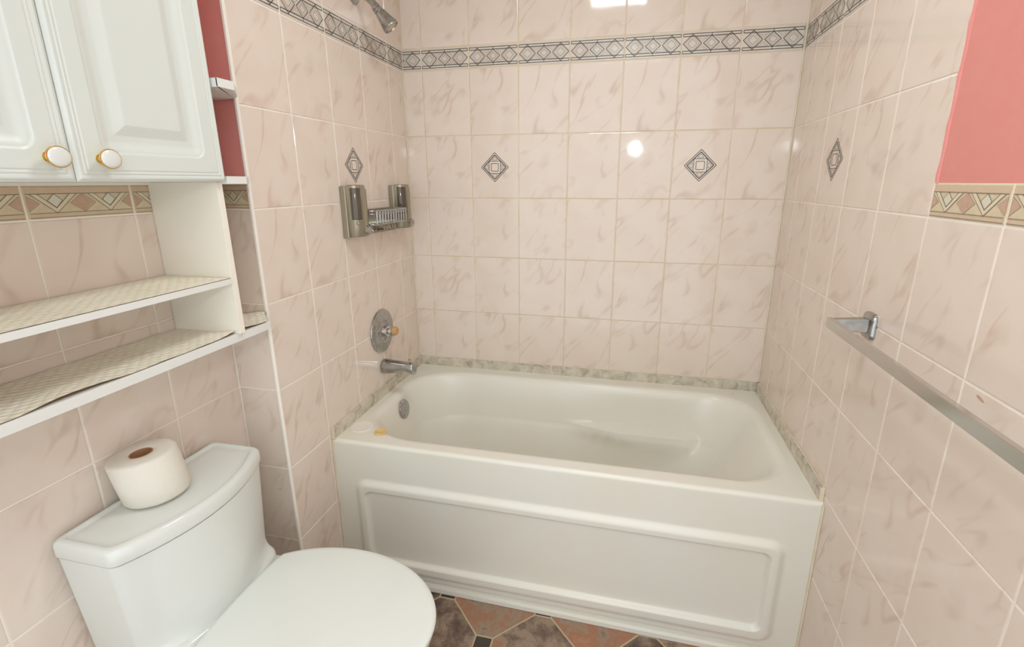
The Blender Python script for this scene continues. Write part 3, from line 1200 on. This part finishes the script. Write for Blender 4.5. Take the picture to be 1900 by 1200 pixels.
def bracket(yc):
    zc = 0.838 + Z0
    b = MB()
    rings = []
    for d, g in ((0.0006, 1.0), (0.006, 1.0), (0.010, 0.9), (0.012, 0.72)):
        hy, hz = 0.026 * g, 0.031 * g
        r = []
        for k in range(32):
            a = 6.283185 * k / 32
            c, s = math.cos(a), math.sin(a)
            e = 0.38
            r.append((L - d, yc + hy * math.copysign(abs(c) ** e, c), zc + hz * math.copysign(abs(s) ** e, s)))
        rings.append(r)
    b.loft(rings)
    br = b.build('wall_plate', M_dull, tr, smooth=True, angle=40)
    b = MB()
    b.loft([[(L - 0.010, yc - 0.012 + 0.0, zc - 0.016), (L - 0.010, yc + 0.012, zc - 0.016), (L - 0.010, yc + 0.012, zc + 0.018), (L - 0.010, yc - 0.012, zc + 0.018)],
            [(L - 0.084, yc - 0.006, zc - 0.012), (L - 0.084, yc + 0.010, zc - 0.012), (L - 0.084, yc + 0.010, zc + 0.012), (L - 0.084, yc - 0.006, zc + 0.012)]])
    b.build('post', M_dull, br, bevel=0.002)


bracket(-0.808)
bracket(-1.66)
mb = MB()
mb.box((L - 0.091, -1.672, 0.828 + Z0), (L - 0.080, -0.798, 0.851 + Z0))
mb.build('rail_bar', M_chrome, tr, bevel=0.001)

# ------------------------------------------------------------------ cabinet over the toilet
cb = thing('wall_cabinet', 'white two-door cabinet with open shelves below, on the wall over the toilet', 'cabinet', (-W1, -1.395, 1.4))
XB = -W1 + 0.001               # back
XF = 0.058                     # front of the carcass
YR, YL = -1.088, -1.703        # right and left outer faces
ZB = 1.163 + Z0                # foot of the doors
ZTOP = 2.10
ZS1 = 0.947 + Z0               # middle shelf, upper face
ZS0 = 0.812 + Z0               # long bottom shelf, upper face
TH = 0.016
mb = MB()
mb.box((XB, YL, ZB), (XF, YR, ZB + TH))
mb.box((XB, YL, ZTOP - TH), (XF, YR, ZTOP))
mb.box((XB, YL + TH, ZB + TH), (XB + 0.006, YR - TH, ZTOP - TH))
mb.box((XB, YR - TH, ZB + TH), (XF, YR, ZTOP - TH))
mb.box((XB, YL, ZB + TH), (XF, YL + TH, ZTOP - TH))
mb.build('cabinet_box', M_cab, cb, bevel=0.0008)
mb = MB()
mb.box((XB, YL + TH + 0.0003, ZB - 0.0065), (XB + 0.010, YR - TH - 0.0003, ZB - 0.0003))
mb.build('back_rail', M_shelf, cb)
for nm, ya, yb_ in (('side_panel', YR - TH, YR), ('side_panel', YL, YL + TH)):
    mb = MB()
    mb.box((XB, ya, ZS0 + 0.0), (XF, yb_, ZB - 0.0003))
    mb.build(nm, M_shelf, cb, bevel=0.0006)
mb = MB()
mb.box((XB, YL + TH + 0.0003, ZS1 - 0.013), (XF + 0.002, YR - TH - 0.0003, ZS1))
mb.build('shelf', M_edge, cb, bevel=0.0008)


def end_board(z0, z1, xf, cut, name, yl, mi):
    pts = [(XB, -D - 0.0035), (0.0, -D - 0.0035), (cut[0] * 0.35, -D - 0.004 + (cut[1] + D) * 0.25), cut, (xf, cut[1] - 0.05), (xf, yl), (XB, yl)]
    b = MB()
    b.loft([[(x, y, z0) for x, y in pts], [(x, y, z1) for x, y in pts]])
    return b.build(name, mi, cb, bevel=0.0008)


end_board(ZS0 - 0.020, ZS0 - 0.0003, 0.050, (0.047, -0.990), 'bottom_shelf', YL - 0.12, M_edge)
end_board(1.158 + Z0, 1.175 + Z0, 0.074, (0.074, -1.032), 'end_shelf', YR + 0.0005, M_edge)
end_board(1.357 + Z0, 1.375 + Z0, 0.086, (0.086, -1.042), 'end_shelf', YR + 0.0005, M_edge)


# doors: relief front
def door(ya, yb_, knob_y):
    W = yb_ - ya
    Hh = ZTOP - 0.002 - ZB
    xf = XF + 0.017
    ny, nz = 150, 220
    ys = [W * i / ny for i in range(ny + 1)]
    zs = []
    z = 0.0
    while z < 0.16:
        zs.append(z)
        z += 0.0012
    k = (Hh - 0.16) / 60
    zs += [0.16 + k * i for i in range(61)]

    def rel(u, v):
        e = min(u, W - u, v, Hh - v)
        h = 0.0
        h -= 0.0045 * (1 - sstep(0.0, 0.006, e))
        for g in (0.0115, 0.0175):
            h -= 0.0016 * math.exp(-((e - g) / 0.0013) ** 2)
        c = sd_rrect(u, v, 0.047, W - 0.047, 0.047, Hh - 0.047, 0.020)       # outer edge of the cove
        f = sd_rrect(u, v, 0.078, W - 0.078, 0.078, Hh - 0.078, 0.001)       # raised field
        h -= 0.0022 * (1 - sstep(-0.003, 0.001, c))
        h -= 0.0050 * (1 - sstep(-0.022, -0.003, c))
        h += 0.0066 * (1 - max(0.0, min(1.0, (f + 0.018) / 0.018)))
        return h
    b = MB()
    vs, fs = [], []
    for u in ys:
        for v_ in zs:
            vs.append((xf + rel(u, v_), ya + u, ZB + v_))
    n = len(zs)
    for i in range(ny):
        for j in range(n - 1):
            fs.append((i * n + j, (i + 1) * n + j, (i + 1) * n + j + 1, i * n + j + 1))
    b.add(vs, fs)
    # the rest of the slab
    x0_, x1_ = XF + 0.0006, xf - 0.0045
    b.add([(x0_, ya, ZB), (x0_, yb_, ZB), (x0_, yb_, ZB + Hh), (x0_, ya, ZB + Hh), (x1_, ya, ZB), (x1_, yb_, ZB), (x1_, yb_, ZB + Hh), (x1_, ya, ZB + Hh)],
          [(0, 3, 2, 1), (0, 1, 5, 4), (1, 2, 6, 5), (2, 3, 7, 6), (3, 0, 4, 7)])
    d = b.build('door', M_cab, cb, smooth=True, angle=28, recalc=False)
    b = MB()
    o = (xf - 0.0005, knob_y, 1.200 + Z0)
    b.lathe([(0.0, 0.0085), (0.002, 0.0090), (0.003, 0.0065), (0.008, 0.0050), (0.012, 0.0060), (0.0145, 0.0110), (0.017, 0.0150), (0.0195, 0.0165), (0.0210, 0.0160), (0.0213, 0.0148), (0.0213, 0.0)], o, (1, 0, 0), 0, 36, 1.12)
    b.lathe([(0.0205, 0.0150), (0.0222, 0.0142), (0.0236, 0.0110), (0.0242, 0.0060), (0.0244, 0.0)], o, (1, 0, 0), 1, 36, 1.12)
    b.build('knob', [M_brass, M_porc], d, smooth=True, angle=45, label='brass knob with a white oval face')


YM = -1.396
door(YM + 0.0008, YR - 0.003, -1.352)
door(YL + 0.003, YM - 0.0008, -1.430)


# shelf liners: thin embossed sheets
def liner(name, label, y0, y1, xb_, xf_, z, wave, curl):
    nu, nv = 90, 24
    vs, top, fs = [], [], []
    for i in range(nu + 1):
        y = y0 + (y1 - y0) * i / nu
        for j in range(nv + 1):
            t = j / nv
            x = xb_ + (xf_ - xb_) * t
            zz = z + 0.0012
            e = sstep(0.55, 1.0, t)
            if wave:
                zz += wave * e * max(0, math.sin(y * 17.0 + 1.2)) ** 2 + 0.0012 * math.sin(y * 31 + t * 4) ** 2
                x -= wave * 0.5 * e * max(0, math.sin(y * 17.0 + 1.2))
            if curl:
                c = sstep(y1 - 0.06, y1, y) * sstep(0.45, 1.0, t)
                zz += curl * c
                x -= curl * 0.5 * c
            if xlim := curl:
                # follow the slanted end of the board
                lim_x = 0.043 - max(0.0, (y + 0.998)) * 0.85
                if y > -0.998:
                    x = xb_ + (x - xb_) * (lim_x - xb_) / (xf_ - xb_)
            vs.append((x, y, zz))
    n = nv + 1
    off = len(vs)
    low = [(x, y, zz - 0.0007) for x, y, zz in vs]
    b = MB()
    for i in range(nu):
        for j in range(nv):
            fs.append((i * n + j, i * n + j + 1, (i + 1) * n + j + 1, (i + 1) * n + j))
    b.add(vs, fs, 0)
    b.add(low, [tuple(reversed(f)) for f in fs], 1)
    o = b.build(name, [M_liner, M_liner_back], None, smooth=True, recalc=False)
    return tag(o, label, 'shelf liner')


liner('shelf_liner', 'cream quilted liner sheet lying flat on the middle open shelf', YL + TH + 0.001, YR - TH - 0.001, XB + 0.001, XF - 0.0015, ZS1, 0, 0)
liner('shelf_liner', 'cream quilted liner with a wavy curling front edge, on the long bottom shelf', YL - 0.11, -0.948, XB + 0.001, 0.0475, ZS0, 0.0055, 0.010)

# ------------------------------------------------------------------ toilet
YC = -1.265
to = thing('toilet', 'white one-piece toilet with closed lid below the wall cabinet', 'toilet', (0.1, YC, 0))


def tank_ring(z, hw, xb_, xc, xs_, r=0.028, rb=0.012):
    """plan of the tank: flat back, straight sides, bowed front"""
    pts = []
    # back left -> back right
    for k in range(7):
        a = math.radians(180 + 90 * k / 6)
        pts.append((xb_ + rb + rb * math.cos(a), YC - hw + rb + rb * math.sin(a)))
    # left side to front-left corner, tangent to the bow
    for k in range(9):
        a = math.radians(270 + 62 * k / 8)
        pts.append((xs_ - r + r * math.cos(a), YC - hw + r + r * math.sin(a)))
    y_a = pts[-1][1]
    x_a = pts[-1][0]
    for k in range(1, 24):
        y = y_a + (2 * YC - 2 * y_a) * k / 24
        t = (y - YC) / (YC - y_a)
        pts.append((x_a + (xc - x_a) * (1 - t * t), y))
    for k in range(9):
        a = math.radians(28 + 62 * k / 8)
        pts.append((xs_ - r + r * math.cos(a), YC + hw - r + r * math.sin(a)))
    for k in range(7):
        a = math.radians(90 + 90 * k / 6)
        pts.append((xb_ + rb + rb * math.cos(a), YC + hw - rb + rb * math.sin(a)))
    return [(x, y, z) for x, y in pts]


# tank body, flaring at the foot into the deck
mb = MB()
zt0, zt1 = 0.190 + Z0, 0.4468 + Z0
rings = []
for t in [0, 0.03, 0.06, 0.12, 0.25, 0.5, 0.75, 1.0]:
    z = zt0 + (zt1 - zt0) * t
    fl_ = 0.018 * (1 - min(1, t / 0.12)) ** 2
    rings.append(tank_ring(z, 0.178 + 0.0165 * t, -0.1205, 0.073 + 0.007 * t + fl_, 0.027 + 0.006 * t + fl_, 0.026))
mb.loft(rings)
mb.build('tank', M_porc, to, smooth=True, angle=40)
# tank lid with a raised margin
mb = MB()
rings = []
zl0, zl1 = 0.4490 + Z0, 0.4865 + Z0
for z, i in ((zl0 + 0.001, 0.008), (zl0, 0.004), (zl0 + 0.001, 0.0012), (zl0 + 0.004, 0.0), (zl1 - 0.010, 0.0008), (zl1 - 0.005, 0.0025), (zl1 - 0.0015, 0.006), (zl1, 0.010), (zl1 + 0.0002, 0.0135), (zl1 - 0.0016, 0.0160), (zl1 - 0.0052, 0.0185), (zl1 - 0.0055, 0.0200),
             (zl1 - 0.0030, 0.029), (zl1 - 0.0020, 0.05)):
    rings.append(tank_ring(z, 0.198 - i, -0.122 + i, 0.083 - i, 0.036 - i, 0.024, rb=0.012))
mb.loft(rings)
mb.build('tank_lid', M_porc, to, smooth=True, angle=60)


def oval(xc, a, b_, z, x_cut=None, n=72, sq=1.0):
    r = []
    for k in range(n):
        t = 6.283185 * k / n
        c, s = math.cos(t), math.sin(t)
        x = xc + a * c
        y = YC + b_ * s
        if x_cut is not None and x < x_cut:
            x = x_cut + (x - x_cut) * 0.10
        r.append((x, y, z))
    return r


zq = 0.215 + Z0
mb = MB()
mb.loft([oval(0.300, 0.272, 0.190, zq - 0.022, 0.105), oval(0.300, 0.278, 0.196, zq - 0.019, 0.099), oval(0.300, 0.280, 0.198, zq - 0.010, 0.097), oval(0.300, 0.279, 0.197, zq - 0.005, 0.098),
         oval(0.300, 0.274, 0.192, zq - 0.0015, 0.103), oval(0.300, 0.264, 0.182, zq, 0.112), oval(0.300, 0.15, 0.10, zq + 0.003, 0.2), oval(0.300, 0.02, 0.012, zq + 0.004)])
mb.build('seat_cover', M_seat, to, smooth=True, angle=60, label='closed cream seat cover')
mb = MB()
mb.loft([oval(0.298, 0.268, 0.186, zq - 0.040, 0.11), oval(0.298, 0.274, 0.192, zq - 0.037, 0.105), oval(0.298, 0.274, 0.192, zq - 0.026, 0.105), oval(0.298, 0.268, 0.186, zq - 0.0225, 0.11)])
mb.build('seat_ring', M_seat, to, smooth=True, angle=60)
for s in (-1, 1):
    mb = MB()
    mb.tube([(0.108, YC + s * 0.095, zq - 0.029), (0.108, YC + s * 0.045, zq - 0.029)], 0.007, 0, 16)
    mb.build('hinge', M_seat, to, smooth=True)
# bowl: deck under the tank, rim, foot
mb = MB()


def bowl_ring(z, xb_, xf_, hw_b, hw_f, xm):
    """egg: narrow straight back part, wide round front part"""
    r = []
    n = 72
    for k in range(n):
        t = 6.283185 * k / n
        c, s = math.cos(t), math.sin(t)
        if c >= 0:
            x = xm + (xf_ - xm) * c
            y = hw_f * s
        else:
            q = abs(c) ** 0.75
            x = xm + (xb_ - xm) * q
            y = (hw_b + (hw_f - hw_b) * (1 - q) ** 1.0) * math.copysign(abs(s) ** 0.45, s)
        r.append((x, YC + y, z))
    return r


rings = [bowl_ring(0.0, -0.06, 0.44, 0.11, 0.115, 0.22), bowl_ring(0.02, -0.06, 0.44, 0.108, 0.112, 0.22), bowl_ring(0.10, -0.07, 0.42, 0.105, 0.105, 0.22),
         bowl_ring(0.20, -0.085, 0.46, 0.115, 0.125, 0.24), bowl_ring(0.30, -0.10, 0.52, 0.145, 0.160, 0.27), bowl_ring(0.38, -0.11, 0.555, 0.168, 0.180, 0.29),
         bowl_ring(zq - 0.046, -0.112, 0.563, 0.174, 0.185, 0.29), bowl_ring(zq - 0.042, -0.110, 0.558, 0.172, 0.181, 0.29)]
mb.loft(rings)
mb.build('bowl', M_porc, to, smooth=True, angle=50)
# raised deck that carries the tank and the hinges
mb = MB()
rings = []
for z, i in ((zq - 0.050, 0.0), (zq - 0.026, 0.002), (zq - 0.020, 0.006), (zq - 0.018, 0.014)):
    pts = tank_ring(z, 0.182 - i, -0.112 + i, 0.096 - i, 0.074 - i, 0.060)
    rings.append(pts)
mb.loft(rings)
mb.build('rear_deck', M_porc, to, smooth=True, angle=50)

# toilet paper roll standing on the tank lid
tp = thing('toilet_paper_roll', 'white toilet paper roll standing on the toilet tank lid', 'toilet paper', (-0.052, -1.288, zl1 - 0.0012))
mb = MB()
R_, r_ = 0.0640, 0.0215


def lean(x, y, d):
    t = d / 0.105
    # the roll stands a little askew, its right-hand foot lifted
    up = 0.004 * (((x + 0.052) * 0.8 + (y + 1.288) * 0.6) / R_ + 1)
    return (x - 0.010 * t, y - 0.012 * t, zl1 - 0.0011 + d + up)


zz = zl1 - 0.0011
prof_ = [(0.102, r_), (0.1045, r_ + 0.003), (0.1050, r_ + 0.015), (0.1048, R_ - 0.010), (0.1030, R_ - 0.003), (0.098, R_), (0.05, R_ + 0.0006), (0.006, R_), (0.0, R_ - 0.004), (0.0, r_)]
n = 64
rings = []
for d, rr in prof_:
    ring = []
    for k in range(n):
        a = 6.283185 * k / n
        q = rr * (1 + (0.008 * math.sin(3 * a + 1) + 0.004 * math.sin(7 * a)) * (1 if rr > 0.05 else 0))
        ring.append(lean(-0.052 + q * math.cos(a), -1.288 + q * math.sin(a), d))
    rings.append(ring)
rings.append(rings[0])
mb.loft(rings, cap0=False, cap1=False)
mb.build('paper', M_paper, tp, smooth=True, angle=70)
mb = MB()
rings = []
for z, rr in ((0.001, r_ + 0.0002), (0.1035, r_ + 0.0002), (0.1035, r_ - 0.0016), (0.001, r_ - 0.0016)):
    rings.append([lean(-0.052 + rr * math.cos(6.283185 * k / 40), -1.288 + rr * math.sin(6.283185 * k / 40), z) for k in range(40)])
rings.append(rings[0])
mb.loft(rings, cap0=False, cap1=False)
mb.build('cardboard_tube', M_core, tp, smooth=True, label='brown cardboard tube')

# ------------------------------------------------------------------ ceiling lamp over the tub (out of frame, mirrored in the glaze)
cl = thing('ceiling_lamp', 'flush square ceiling lamp above the bathtub', 'lamp', (0.82, -0.98, CEIL))
mb = MB()
mb.box((0.64, -1.16, CEIL - 0.024), (1.00, -0.80, CEIL - 0.0005))
mb.build('lamp_body', M_ceil, cl, bevel=0.004)

# dark wooden frame high on the pink wall; only its lower corner reaches the picture
mb = MB()
mb.box((L - 0.014, -1.50, 1.480 + Z0), (L + 0.001, -1.098, 1.98))
tag(mb.build('picture_frame', M_wood, bevel=0.002), 'dark brown frame corner at the top of the pink right wall', 'frame')
